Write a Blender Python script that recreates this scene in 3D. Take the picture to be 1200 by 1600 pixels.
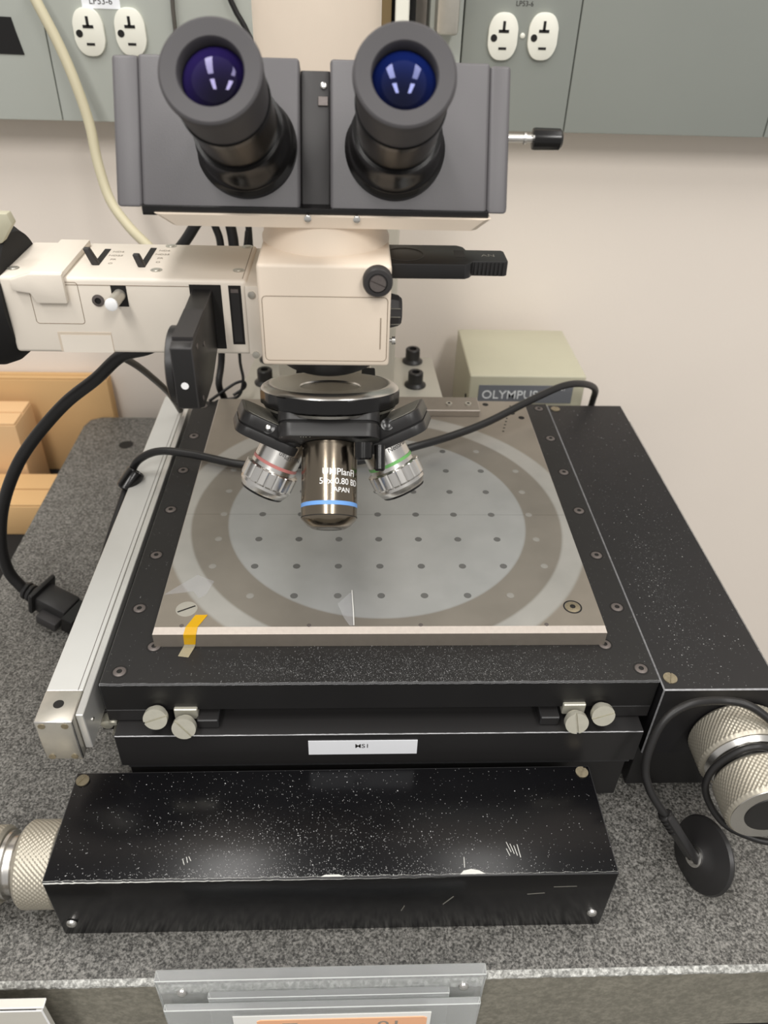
import bpy, bmesh, math, random
from mathutils import Vector, Matrix
random.seed(7)
for o in list(bpy.data.objects): bpy.data.objects.remove(o)
S = 0.001                      # every coordinate below is in millimetres
scene = bpy.context.scene
COL = scene.collection
PI = math.pi

# ------------------------------------------------------------ camera, world, lights, exposure
def setup_camera():
    p, y, r = math.radians(36.66), math.radians(3.065), math.radians(1.99)
    fwd = Vector((math.sin(y)*math.cos(p), math.cos(y)*math.cos(p), -math.sin(p)))
    right = Vector((math.cos(y), -math.sin(y), 0)); up = right.cross(fwd)
    R = math.cos(r)*right + math.sin(r)*up; U = -math.sin(r)*right + math.cos(r)*up
    cam = bpy.data.cameras.new('camera'); co = bpy.data.objects.new('camera', cam); COL.objects.link(co)
    m = Matrix((R, U, -fwd)).transposed().to_4x4()
    m.translation = Vector((-18.34, -312.32, 437.55))*S
    co.matrix_world = m
    cam.sensor_fit = 'VERTICAL'; cam.sensor_height = 36; cam.sensor_width = 27
    cam.lens = 1209.4/1600*36
    cam.clip_start = 0.01; cam.clip_end = 20
    cam.dof.use_dof = True; cam.dof.focus_distance = 0.445; cam.dof.aperture_fstop = 10
    scene.camera = co
setup_camera()
scene.view_settings.view_transform = 'Standard'; scene.view_settings.look = 'None'
scene.view_settings.gamma = 1; scene.view_settings.use_curve_mapping = False
scene.view_settings.exposure = 0.0
w = bpy.data.worlds.new('world'); scene.world = w; w.use_nodes = True
bg = w.node_tree.nodes['Background']; bg.inputs[0].default_value = (1.0, 0.975, 0.945, 1); bg.inputs[1].default_value = 0.5
def area(name, loc, target, sx, sy, power, col=(1, .975, .94)):
    L = bpy.data.lights.new(name, 'AREA'); L.shape = 'RECTANGLE'; L.size = sx; L.size_y = sy; L.energy = power; L.color = col
    o = bpy.data.objects.new(name, L); COL.objects.link(o); o.location = loc
    o.rotation_euler = (Vector(target)-Vector(loc)).to_track_quat('-Z', 'Y').to_euler()
    return o
# ceiling fluorescent troffers of the laboratory, facing straight down
area('ceiling_lamp', (-0.55, -0.15, 1.75), (-0.55, -0.15, 0), 0.3, 1.2, 16)
area('ceiling_lamp', (0.65, -0.15, 1.75), (0.65, -0.15, 0), 0.3, 1.2, 11)
area('ceiling_lamp', (-0.55, -1.75, 1.75), (-0.55, -1.75, 0), 0.3, 1.2, 25)
area('ceiling_lamp', (0.65, -1.75, 1.75), (0.65, -1.75, 0), 0.3, 1.2, 25)

# ------------------------------------------------------------ materials
def lin(c):
    return tuple(((v/12.92) if v <= .04045 else ((v+.055)/1.055)**2.4) for v in c)
def srgb(r, g, b): return lin((r/255, g/255, b/255))
def mat(name, c, rough=.5, metal=0, bump=0, bscale=800, var=0, vscale=60, coat=0, emit=0, trans=0, spec=.5, alpha=1, ior=1.45):
    m = bpy.data.materials.new(name); m.use_nodes = True; nt = m.node_tree; N = nt.nodes; Lk = nt.links
    b = N['Principled BSDF']; b.inputs['Base Color'].default_value = (*c, 1)
    b.inputs['Roughness'].default_value = rough; b.inputs['Metallic'].default_value = metal
    b.inputs['Specular IOR Level'].default_value = spec; b.inputs['IOR'].default_value = ior
    b.inputs['Coat Weight'].default_value = coat; b.inputs['Transmission Weight'].default_value = trans
    b.inputs['Alpha'].default_value = alpha
    tc = N.new('ShaderNodeTexCoord')
    if bump:
        n = N.new('ShaderNodeTexNoise'); n.inputs['Scale'].default_value = bscale; Lk.new(tc.outputs['Object'], n.inputs['Vector'])
        bp = N.new('ShaderNodeBump'); bp.inputs['Strength'].default_value = bump; bp.inputs['Distance'].default_value = .0005
        Lk.new(n.outputs['Fac'], bp.inputs['Height']); Lk.new(bp.outputs['Normal'], b.inputs['Normal'])
    n2 = N.new('ShaderNodeTexNoise'); n2.inputs['Scale'].default_value = vscale; n2.inputs['Detail'].default_value = 4
    Lk.new(tc.outputs['Object'], n2.inputs['Vector'])
    mr = N.new('ShaderNodeMapRange'); mr.inputs['To Min'].default_value = 1-max(var, .03); mr.inputs['To Max'].default_value = 1+max(var, .03)
    Lk.new(n2.outputs['Fac'], mr.inputs['Value'])
    mx = N.new('ShaderNodeVectorMath'); mx.operation = 'SCALE'; mx.inputs[0].default_value = c
    Lk.new(mr.outputs['Result'], mx.inputs['Scale']); Lk.new(mx.outputs['Vector'], b.inputs['Base Color'])
    return m

M = {}
M['wall'] = mat('wall_paint', srgb(238, 228, 217), .85, bump=.25, bscale=300, var=.03, vscale=8)
M['floor'] = mat('floor_vinyl', srgb(120, 118, 112), .6, var=.1)
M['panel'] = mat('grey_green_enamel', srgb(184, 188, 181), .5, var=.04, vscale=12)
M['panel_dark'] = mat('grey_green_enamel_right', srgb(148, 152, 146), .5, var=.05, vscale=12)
M['ivory'] = mat('ivory_outlet', srgb(235, 234, 222), .35)
M['slot'] = mat('slot_black', srgb(22, 20, 18), .7)
M['beige'] = mat('beige_enamel', srgb(232, 217, 199), .42, bump=.08, bscale=1500, var=.02)
M['beige_l'] = mat('beige_enamel_cool', srgb(226, 217, 204), .42, bump=.08, bscale=1500, var=.02)
M['line'] = mat('panel_gap', srgb(140, 125, 108), .8)
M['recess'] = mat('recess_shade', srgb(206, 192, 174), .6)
M['head'] = mat('charcoal_paint', srgb(94, 92, 94), .42, bump=.12, bscale=2500, var=.03)
M['headd'] = mat('dark_charcoal_paint', srgb(50, 48, 48), .5, bump=.1, bscale=2500)
M['rubber'] = mat('eyecup_rubber', srgb(70, 68, 70), .6, var=.05)
M['gloss'] = mat('gloss_black', srgb(18, 17, 17), .22)
M['tubeb'] = mat('black_tube_brown_reflection', srgb(58, 52, 44), .25, .6)  # gold-brown reflection on the black eyepiece tube, put into its colour
M['black'] = mat('black_plastic', srgb(30, 29, 29), .4, var=.06)
M['blacks'] = mat('black_satin', srgb(38, 37, 37), .38, var=.06)
M['blackm'] = mat('black_matte', srgb(20, 19, 19), .8)
M['worn'] = mat('worn_grey', srgb(120, 118, 110), .6, var=.3, vscale=900)
M['steel'] = mat('polished_steel', srgb(218, 216, 212), .27, 1, var=.04)
M['steelr'] = mat('satin_steel', srgb(196, 192, 182), .38, .7, var=.06, vscale=300)
M['knurled'] = mat('knurled_aluminium', srgb(176, 170, 156), .4, .6, var=.05)
M['nickel'] = mat('nickel_thumbscrew', srgb(200, 197, 182), .38, .5, var=.1, vscale=300)
M['screw'] = mat('dull_screw', srgb(108, 101, 98), .45, .5, var=.25, vscale=900)
M['brass'] = mat('tarnished_screw', srgb(150, 140, 118), .4, .7, var=.4, vscale=900)
M['alu'] = mat('anodised_aluminium', srgb(206, 206, 202), .5, .25, var=.02)
M['aluedge'] = mat('bright_aluminium_edge', srgb(225, 224, 220), .3, .6)
M['barrel'] = mat('gunmetal_barrel', srgb(132, 122, 108), .2, 1, var=.03)
M['white'] = mat('white_mark', srgb(245, 245, 245), .5)
M['blueband'] = mat('blue_band', srgb(110, 160, 225), .4)
M['greenband'] = mat('green_band', srgb(110, 175, 100), .4)
M['redband'] = mat('red_band', srgb(190, 120, 115), .4)
M['ink'] = mat('dark_ink', srgb(60, 58, 56), .6)
M['greyink'] = mat('grey_ink', srgb(150, 140, 128), .6)
M['cable'] = mat('black_cable', srgb(30, 29, 29), .42)
M['cableg'] = mat('grey_cable', srgb(84, 80, 74), .5)
M['cableb'] = mat('beige_cable', srgb(196, 188, 160), .5)
M['card'] = mat('cardboard', srgb(206, 168, 118), .85, bump=.2, bscale=200, var=.06, vscale=20)
M['cardl'] = mat('cardboard_light', srgb(222, 184, 138), .85, bump=.2, bscale=200, var=.05, vscale=20)
M['psu'] = mat('pale_green_enamel', srgb(182, 178, 156), .5, bump=.1, bscale=1500)
M['psulabel'] = mat('grey_label', srgb(118, 120, 124), .45)
M['lettering'] = mat('white_lettering', srgb(230, 232, 232), .5)
M['labelw'] = mat('white_label', srgb(238, 240, 244), .45)
M['orange'] = mat('peach_label', srgb(240, 182, 142), .5)
M['paper'] = mat('paper', srgb(232, 232, 228), .7)
M['bracket'] = mat('riser_grey', srgb(190, 186, 174), .42, .3, var=.04)
M['column'] = mat('column_paint', srgb(200, 194, 180), .5)
M['green'] = mat('green_tag', srgb(30, 150, 70), .5)
M['chip'] = mat('bare_chip', srgb(205, 205, 200), .6)
M['brown'] = mat('brown_trim', srgb(110, 92, 60), .6)
M['whitemetal'] = mat('white_metal', srgb(204, 201, 192), .45, var=.02)
M['thumbfilm'] = mat('clear_film', srgb(205, 205, 208), .15, trans=0, alpha=.14, spec=.6)
def tape_mat():
    m = mat('amber_tape', srgb(222, 172, 8), .2, alpha=.72); return m
M['tape'] = tape_mat()
M['tapeclear'] = mat('tape_clear_end', srgb(190, 180, 150), .2, alpha=.45)
def acrylic():
    m = bpy.data.materials.new('clear_acrylic'); m.use_nodes = True
    b = m.node_tree.nodes['Principled BSDF']; b.inputs['Base Color'].default_value = (.93, .95, .95, 1)
    b.inputs['Roughness'].default_value = .06; b.inputs['Transmission Weight'].default_value = .8; b.inputs['IOR'].default_value = 1.3
    return m
M['acrylic'] = acrylic()
M['acredge'] = mat('acrylic_cut_edge', srgb(225, 228, 226), .25, trans=.35)

def lens_mat(name, c1, c2):
    m = bpy.data.materials.new(name); m.use_nodes = True; N = m.node_tree.nodes; L = m.node_tree.links
    b = N['Principled BSDF']; b.inputs['Roughness'].default_value = .04; b.inputs['Metallic'].default_value = .0
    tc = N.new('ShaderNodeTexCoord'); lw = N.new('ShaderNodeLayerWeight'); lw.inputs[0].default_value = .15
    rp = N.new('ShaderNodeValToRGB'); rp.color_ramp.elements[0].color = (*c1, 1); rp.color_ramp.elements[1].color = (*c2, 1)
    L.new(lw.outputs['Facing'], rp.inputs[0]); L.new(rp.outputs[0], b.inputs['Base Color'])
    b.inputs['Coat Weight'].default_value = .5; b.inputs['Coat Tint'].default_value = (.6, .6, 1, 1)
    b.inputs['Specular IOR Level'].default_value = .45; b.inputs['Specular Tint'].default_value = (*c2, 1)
    return m
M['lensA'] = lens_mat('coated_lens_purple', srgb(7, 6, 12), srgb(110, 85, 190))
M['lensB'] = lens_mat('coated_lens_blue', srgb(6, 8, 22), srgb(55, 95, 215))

def granite(name, lo, hi, rough=.55, scale=620, bump=.2):
    m = bpy.data.materials.new(name); m.use_nodes = True; N = m.node_tree.nodes; L = m.node_tree.links
    b = N['Principled BSDF']; b.inputs['Roughness'].default_value = rough
    tc = N.new('ShaderNodeTexCoord')
    n = N.new('ShaderNodeTexNoise'); n.inputs['Scale'].default_value = scale; n.inputs['Detail'].default_value = 3; n.inputs['Roughness'].default_value = .65
    v = N.new('ShaderNodeTexVoronoi'); v.inputs['Scale'].default_value = scale*.9
    n3 = N.new('ShaderNodeTexNoise'); n3.inputs['Scale'].default_value = 25; n3.inputs['Detail'].default_value = 3
    for k in (n, v, n3): L.new(tc.outputs['Object'], k.inputs['Vector'])
    rp = N.new('ShaderNodeValToRGB'); e = rp.color_ramp.elements
    e[0].position = .36; e[0].color = (*lo, 1); e[1].position = .68; e[1].color = (*hi, 1)
    mid = rp.color_ramp.elements.new(.52); mid.color = (*[(a*.55+c*.45) for a, c in zip(lo, hi)], 1)
    sep = N.new('ShaderNodeSeparateColor'); L.new(v.outputs['Color'], sep.inputs[0])
    mm = N.new('ShaderNodeMath'); mm.operation = 'MULTIPLY_ADD'; mm.inputs[1].default_value = .16; L.new(sep.outputs[0], mm.inputs[0])
    ma = N.new('ShaderNodeMath'); ma.operation = 'SUBTRACT'; ma.inputs[1].default_value = .08
    L.new(n.outputs['Fac'], mm.inputs[2]); L.new(mm.outputs[0], ma.inputs[0]); L.new(ma.outputs[0], rp.inputs[0])
    mr = N.new('ShaderNodeMapRange'); mr.inputs['To Min'].default_value = .8; mr.inputs['To Max'].default_value = 1.2; L.new(n3.outputs['Fac'], mr.inputs['Value'])
    vm = N.new('ShaderNodeVectorMath'); vm.operation = 'SCALE'; L.new(rp.outputs[0], vm.inputs[0]); L.new(mr.outputs[0], vm.inputs['Scale'])
    L.new(vm.outputs[0], b.inputs['Base Color'])
    bp = N.new('ShaderNodeBump'); bp.inputs['Strength'].default_value = bump; bp.inputs['Distance'].default_value = .0004
    L.new(n.outputs['Fac'], bp.inputs['Height']); L.new(bp.outputs[0], b.inputs['Normal'])
    return m
M['granite'] = granite('dark_granite', srgb(44, 43, 40), srgb(134, 132, 127), .5, 760)
M['granite_face'] = granite('granite_sawn_face', srgb(112, 109, 98), srgb(136, 132, 120), .7, 330, .1)
M['granite_edge'] = granite('granite_chipped_edge', srgb(120, 120, 116), srgb(205, 205, 200), .7, 500, .3)

def dusty(name, base, rough, root, spots, density=.05, scale=900, bright=.5):
    """black anodised metal with dust specks; spots = [(x, y, rx, ry, strength)] in mm in the root's frame"""
    m = bpy.data.materials.new(name); m.use_nodes = True; N = m.node_tree.nodes; L = m.node_tree.links
    b = N['Principled BSDF']; b.inputs['Roughness'].default_value = rough
    tc = N.new('ShaderNodeTexCoord'); tc.object = root
    def math_(op, a, c=None, d=None):
        n = N.new('ShaderNodeMath'); n.operation = op
        for i, q in enumerate((a, c, d)):
            if q is None: continue
            if isinstance(q, (int, float)): n.inputs[i].default_value = q
            else: L.new(q, n.inputs[i])
        return n.outputs[0]
    sx = N.new('ShaderNodeSeparateXYZ'); L.new(tc.outputs['Object'], sx.inputs[0])
    dens = density
    cur = None
    for (x, y, rx, ry, st) in spots:
        dx = math_('DIVIDE', math_('SUBTRACT', sx.outputs[0], x*S), rx*S)
        dy = math_('DIVIDE', math_('SUBTRACT', sx.outputs[1], y*S), ry*S)
        g = math_('ADD', math_('MULTIPLY', dx, dx), math_('MULTIPLY', dy, dy))
        g = math_('MULTIPLY', math_('EXPONENT', math_('MULTIPLY', g, -1)), st)
        cur = g if cur is None else math_('ADD', cur, g)
    cur = math_('ADD', cur, density) if cur is not None else None
    out = None
    for k, (sc, rad) in enumerate(((scale, .30), (scale*2.1, .34))):
        v = N.new('ShaderNodeTexVoronoi'); v.inputs['Scale'].default_value = sc; L.new(tc.outputs['Object'], v.inputs['Vector'])
        sep = N.new('ShaderNodeSeparateColor'); L.new(v.outputs['Color'], sep.inputs[0])
        pick = math_('LESS_THAN', sep.outputs[0], cur if cur is not None else density)
        near = math_('LESS_THAN', v.outputs['Distance'], math_('MULTIPLY', sep.outputs[1], rad))
        sp = math_('MULTIPLY', math_('MULTIPLY', pick, near), math_('ADD', math_('MULTIPLY', sep.outputs[2], .7), .3))
        out = sp if out is None else math_('MAXIMUM', out, sp)
    geo = N.new('ShaderNodeNewGeometry'); sn_ = N.new('ShaderNodeSeparateXYZ'); L.new(geo.outputs['Normal'], sn_.inputs[0])
    out = math_('MULTIPLY', out, math_('GREATER_THAN', sn_.outputs[2], .5))
    n = N.new('ShaderNodeTexNoise'); n.inputs['Scale'].default_value = 40; L.new(tc.outputs['Object'], n.inputs['Vector'])
    mr = N.new('ShaderNodeMapRange'); mr.inputs['To Min'].default_value = .75; mr.inputs['To Max'].default_value = 1.25; L.new(n.outputs['Fac'], mr.inputs['Value'])
    vm = N.new('ShaderNodeVectorMath'); vm.operation = 'SCALE'; vm.inputs[0].default_value = base; L.new(mr.outputs[0], vm.inputs['Scale'])
    mix = N.new('ShaderNodeMix'); mix.data_type = 'RGBA'; L.new(out, mix.inputs[0]); L.new(vm.outputs[0], mix.inputs[6]); mix.inputs[7].default_value = (bright, bright, bright, 1)
    L.new(mix.outputs[2], b.inputs['Base Color'])
    rr = N.new('ShaderNodeMapRange'); rr.inputs['To Min'].default_value = rough; rr.inputs['To Max'].default_value = .9
    L.new(out, rr.inputs['Value']); L.new(rr.outputs[0], b.inputs['Roughness'])
    return m

# ------------------------------------------------------------ mesh helpers (mm)
def box(x0, x1, y0, y1, z0, z1, bev=0, seg=1, bm=None):
    t = bmesh.new(); bmesh.ops.create_cube(t, size=1)
    for v in t.verts: v.co = Vector(((x0+x1)/2+v.co.x*(x1-x0), (y0+y1)/2+v.co.y*(y1-y0), (z0+z1)/2+v.co.z*(z1-z0)))
    if bev:
        r = bmesh.ops.bevel(t, geom=list(t.edges), offset=bev, segments=seg, profile=.5, affect='EDGES')
        for f in r['faces']: f.material_index = 1
    return merge(bm, t)
def merge(bm, t, M4=None):
    if M4 is not None: bmesh.ops.transform(t, matrix=M4, verts=t.verts)
    if bm is None: return t
    me = bpy.data.meshes.new('tmp'); t.to_mesh(me); t.free(); bm.from_mesh(me); bpy.data.meshes.remove(me)
    return bm
def frame(p, d, xh=None):
    """matrix whose local z runs along d from p"""
    d = Vector(d).normalized()
    xh = Vector(xh) if xh is not None else (Vector((1, 0, 0)) if abs(d.x) < .9 else Vector((0, 1, 0)))
    x = (xh - d*xh.dot(d)).normalized(); y = d.cross(x)
    m = Matrix((x, y, d)).transposed().to_4x4(); m.translation = Vector(p); return m
def lathe(prof, p=(0, 0, 0), d=(0, 0, 1), n=48, fn=None, mi=None, bm=None, caps=True):
    """prof = [(radius, height)]; fn(angle, k, r, h) -> r"""
    t = bmesh.new(); F = frame(p, d); rings = []
    for k, (r, h) in enumerate(prof):
        ring = []
        for i in range(n):
            a = 2*PI*i/n; rr = fn(a, k, r, h) if fn else r
            ring.append(t.verts.new(F @ Vector((rr*math.cos(a), rr*math.sin(a), h))))
        rings.append(ring)
    for k in range(len(rings)-1):
        for i in range(n):
            f = t.faces.new((rings[k][i], rings[k][(i+1) % n], rings[k+1][(i+1) % n], rings[k+1][i]))
            if mi: f.material_index = mi[k]
    if caps:
        if prof[0][0] > 0: 
            f = t.faces.new(list(reversed(rings[0])));  f.material_index = mi[0] if mi else 0
        if prof[-1][0] > 0: 
            f = t.faces.new(rings[-1]); f.material_index = mi[-1] if mi else 0
    return merge(bm, t)
def prism(pts, axis, lo, hi, bev=0, seg=2, bm=None):
    """2-D polygon extruded along an axis; pts are the other two coordinates in xyz order"""
    t = bmesh.new(); A = []; B = []
    def mk(q, v):
        q = list(q); q.insert('xyz'.index(axis), v); return Vector(q)
    A = [t.verts.new(mk(q, lo)) for q in pts]; B = [t.verts.new(mk(q, hi)) for q in pts]
    t.faces.new(A); t.faces.new(list(reversed(B)))
    n = len(pts)
    for i in range(n): t.faces.new((A[i], B[i], B[(i+1) % n], A[(i+1) % n]))
    bmesh.ops.recalc_face_normals(t, faces=t.faces)
    if bev:
        r = bmesh.ops.bevel(t, geom=list(t.edges), offset=bev, segments=seg, profile=.5, affect='EDGES')
        for f in r['faces']: f.material_index = 1
    return merge(bm, t)
def smooth_path(P, sub=8):
    P = [Vector(p) for p in P]; out = []
    Q = [P[0]*2-P[1]] + P + [P[-1]*2-P[-2]]
    for i in range(1, len(Q)-2):
        a, b, c, d = Q[i-1:i+3]
        for k in range(sub):
            s = k/sub
            out.append(.5*((2*b)+(c-a)*s+(2*a-5*b+4*c-d)*s*s+(3*b-a-3*c+d)*s**3))
    out.append(P[-1]); return out
def tube(P, r, n=12, sub=8, smooth=True, bm=None):
    pts = smooth_path(P, sub) if smooth else [Vector(p) for p in P]
    t = bmesh.new(); prev = None; nrm = Vector((0, 0, 1)); rings = []
    for i, p in enumerate(pts):
        T = (pts[min(i+1, len(pts)-1)] - pts[max(i-1, 0)]).normalized()
        nrm = (nrm - T*nrm.dot(T));
        if nrm.length < 1e-4: nrm = T.orthogonal()
        nrm.normalize(); bn = T.cross(nrm)
        rings.append([t.verts.new(p + (nrm*math.cos(2*PI*j/n)+bn*math.sin(2*PI*j/n))*r) for j in range(n)])
    for a, b in zip(rings, rings[1:]):
        for j in range(n): t.faces.new((a[j], a[(j+1) % n], b[(j+1) % n], b[j]))
    t.faces.new(list(reversed(rings[0]))); t.faces.new(rings[-1])
    return merge(bm, t)
ORG = {}
def origin(o): return ORG.get(o.name, Vector((0, 0, 0)))
def link(name, bm, mats, parent=None, sharp=35, smooth=True):
    lo = Vector((min(v.co[i] for v in bm.verts) for i in range(3))); hi = Vector((max(v.co[i] for v in bm.verts) for i in range(3)))
    c = (lo+hi)/2
    for v in bm.verts: v.co = (v.co-c)*S
    me = bpy.data.meshes.new(name); bm.normal_update(); bm.to_mesh(me); bm.free()
    for m in (mats if isinstance(mats, (list, tuple)) else [mats]): me.materials.append(M[m] if isinstance(m, str) else m)
    if smooth:
        me.polygons.foreach_set('use_smooth', [True]*len(me.polygons)); me.set_sharp_from_angle(angle=math.radians(sharp))
    o = bpy.data.objects.new(name, me); COL.objects.link(o)
    ORG[o.name] = c
    if parent is not None: o.parent = parent; o.location = (c-origin(parent))*S
    else: o.location = c*S
    return o
def tag(o, label, cat, group=None):
    o['label'] = label; o['category'] = cat
    if group: o['group'] = group
    return o
def struct(name, bm, m):
    o = link(name, bm, m); o['kind'] = 'structure'; return o
def thing(name, label, cat, loc, group=None):
    o = bpy.data.objects.new(name, None); COL.objects.link(o); o.location = Vector(loc)*S; o.empty_display_size = .01
    ORG[o.name] = Vector(loc); return tag(o, label, cat, group)
def inst(name, src, loc, parent, rot=None):
    """another piece sharing src's mesh, centred at loc"""
    o = bpy.data.objects.new(name, src.data); COL.objects.link(o); o.parent = parent
    o.location = (Vector(loc)-origin(parent))*S; ORG[o.name] = Vector(loc)
    if rot: o.rotation_euler = rot
    return o
def text_bm(s, size, right, up, pos, depth=.15, wrap=None, align='CENTER'):
    """text as mesh: size is the letter height in mm; wrap = (axis point, axis dir, radius) bends it round a barrel"""
    cu = bpy.data.curves.new('txt', 'FONT'); cu.body = s; cu.size = size/.7; cu.align_x = align; cu.align_y = 'CENTER'
    cu.extrude = depth/2; cu.resolution_u = 3; cu.offset = size*.004
    o = bpy.data.objects.new('txt', cu); COL.objects.link(o)
    me = bpy.data.meshes.new_from_object(o); bpy.data.objects.remove(o)
    bm = bmesh.new(); bm.from_mesh(me); bpy.data.meshes.remove(me); bpy.data.curves.remove(cu)
    right = Vector(right).normalized(); up = Vector(up); up = (up-right*up.dot(right)).normalized(); nr = right.cross(up); pos = Vector(pos)
    for v in bm.verts:
        u, q, z = v.co
        if wrap:
            ap, ad, r = Vector(wrap[0]), Vector(wrap[1]).normalized(), wrap[2]
            base = pos - ap; h = base.dot(ad); rad = (base-ad*h).normalized(); tan = right
            a = u/r
            v.co = ap + ad*h + up*q + (rad*math.cos(a)+tan*math.sin(a))*(r+z+depth*.5)
        else: v.co = pos + right*u + up*q + nr*(z+depth*.5)
    return bm
def xf(bm, m4): bmesh.ops.transform(bm, matrix=m4, verts=bm.verts); return bm
def knurl(r, h0, h1, p, d, pitch=2.7, amp=.3, cham=1.4):
    """diamond knurl cut into a cylinder"""
    nb = int(2*PI*r/pitch); n = nb*6; rows = int((h1-h0-2*cham)/pitch*6)
    prof = [(r-cham, h0), (r-.3, h0+cham)] + [(r, h0+cham+(h1-h0-2*cham)*(k+1)/(rows+1)) for k in range(rows)] + [(r-.3, h1-cham), (r-cham, h1)]
    def fn(a, k, rr, h):
        if k < 2 or k > len(prof)-3: return rr
        return rr + amp*math.cos(a*nb)*math.cos(h/pitch*2*PI)
    return lathe(prof, p, d, n, fn)

# ------------------------------------------------------------ setting
struct('wall_back', box(-1500, 1500, 470, 520, -900, 2000), 'wall')
struct('floor', box(-1500, 1500, -2200, 520, -940, -900), 'floor')
tb = thing('instrument_table', 'dark steel table carrying the granite slab', 'table', (0, 158, -900))
link('table_top', box(-420, 330, -128, 462, -102, -72, 2), ['blackm', 'blackm'], tb)
for x in (-380, 290):
    for y in (-90, 420): link('leg', box(x-30, x+30, y-30, y+30, -900, -102, 3), ['blackm', 'blackm'], tb)
# granite slab with chamfered rough front arris and rounded back corner
def granite_slab():
    g = thing('granite_slab', 'speckled dark grey granite slab with a chipped pale front edge', 'slab', (0, 158, -72))
    pts = [(-309, -131), (-309, 430), (-305, 443), (-294, 449), (300, 449), (300, -131)]
    b = prism(pts, 'z', -72, 0); link('slab_body', b, 'granite', g)
    t = bmesh.new()   # chamfer strip, ragged like sawn stone
    n = 220; rows = []
    for i in range(n+1):
        x = -309 + 609*i/n; j = random.uniform(-.5, .5)
        rows.append([t.verts.new(Vector(q)) for q in ((x, -130.9, .06), (x, -133.6+j*.7, -2.6+j), (x, -133.6+j*.5, -4), (x, -130.9, -4))])
    for a, c in zip(rows, rows[1:]):
        for k in range(3): t.faces.new((a[k], a[k+1], c[k+1], c[k]))
    t.faces.new(rows[0]); t.faces.new(list(reversed(rows[-1])))
    bmesh.ops.recalc_face_normals(t, faces=t.faces)
    link('front_arris', t, 'granite_edge', g)
    link('front_face', box(-309, 300, -133.4, -131, -72, -4), 'granite_face', g)
    link('drilled_hole', lathe([(7.5, -.1), (7.5, .06)], (-255, 392, 0)), 'slot', g)
    return g
granite_slab()

# ------------------------------------------------------------ outlet raceway on the wall
def raceway(x0, x1, m, label, z0=302.3, z1=900):  # upper part is unseen, added so glossy tops reflect less bright wall
    r = thing('raceway_panel', label, 'panel', ((x0+x1)/2, 450, z0), 'wall raceway')
    link('cover', box(x0, x1, 430, 470, z0, z1, .8, 2), [m, m], r); return r
ra = raceway(-420, -266.5, 'panel', 'grey green enamelled raceway panel with a black label, leftmost on the wall')
rb = raceway(-265.7, -92, 'panel', 'grey green raceway panel with two ivory outlets behind left eyepiece')
rm = raceway(45, 71.8, 'panel', 'narrow raceway strip beside the pebbled conduit behind right eyepiece')
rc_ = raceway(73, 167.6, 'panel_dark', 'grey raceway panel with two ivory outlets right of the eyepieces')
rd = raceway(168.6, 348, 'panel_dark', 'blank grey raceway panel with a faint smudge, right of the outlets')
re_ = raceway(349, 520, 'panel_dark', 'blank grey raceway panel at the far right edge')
link('black_label', prism([(-330, 351.5), (-286.5, 351), (-289.5, 367), (-291, 377), (-330, 378)], 'y', 429.2, 430.1), 'blackm', ra)
def outlet(x, z, parent):
    w2, h2 = 12.2, 17
    pts = []
    for k in range(40):
        a = 2*PI*k/40; c, s = math.cos(a), math.sin(a)
        pts.append((x+w2*math.copysign(min(1, abs(c)*1.05)**.75, c), z+h2*math.copysign(abs(s)**.95, s)))
    b = prism(pts, 'y', 426.5, 430.2, .8, 2); o = link('outlet', b, ['ivory', 'ivory'], parent)
    t = box(x-1, x+1.2, 426.2, 426.6, z+4, z+11); box(x-4, x+4.4, 426.2, 426.6, z+2.8, z+5, bm=t); box(x-3, x+3.5, 426.2, 426.6, z-9.2, z-7.4, bm=t)
    lathe([(2.7, 0), (2.7, .4)], (x-7.5, 426.6, z-1), (0, -1, 0), 20, bm=t)
    link('outlet_slots', t, 'slot', o)
    return o
outlet(-230.5, 368.4, rb); outlet(-197.3, 369.2, rb); outlet(105.5, 373.6, rc_); outlet(138.6, 374.4, rc_)
link('plate_screw', lathe([(2, 0), (2, .8), (1.2, 1.3)], (122, 430, 374.5), (0, -1, 0), 16), 'ivory', rc_)
link('paper_label', box(-233, -203, 429.5, 430.1, 384.5, 400), 'labelw', rb)
link('label_lettering', text_bm('LP53-6', 4.6, (1, 0, 0), (0, 0, 1), (-218, 429.5, 389.5)), 'ink', rb)
link('label_lettering', text_bm('LP53-6', 3.6, (1, 0, 0), (0, 0, 1), (121, 429.9, 396.5)), 'ink', rc_)
tag(link('wall_conduit', box(48, 66, 405, 429, 375, 470, 3, 2), ['steelr', 'steelr']), 'pebbled metal conduit end behind the right eyepiece', 'conduit')
tag(link('brown_batten', box(5, 13, 420, 470, 352, 470, .5), ['brown', 'brown']), 'narrow brown batten behind the right eyepiece', 'batten')
tag(link('white_cable_duct', box(16, 27, 415, 428, 340, 470, 1), ['ivory', 'ivory']), 'white vertical cable duct between two dark gaps behind right eyepiece', 'duct')
tag(link('black_backing_strip', box(13.2, 33, 428.2, 470, 340, 470, .5), ['blackm', 'blackm']), 'black strip showing on both sides of white duct', 'strip')

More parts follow.
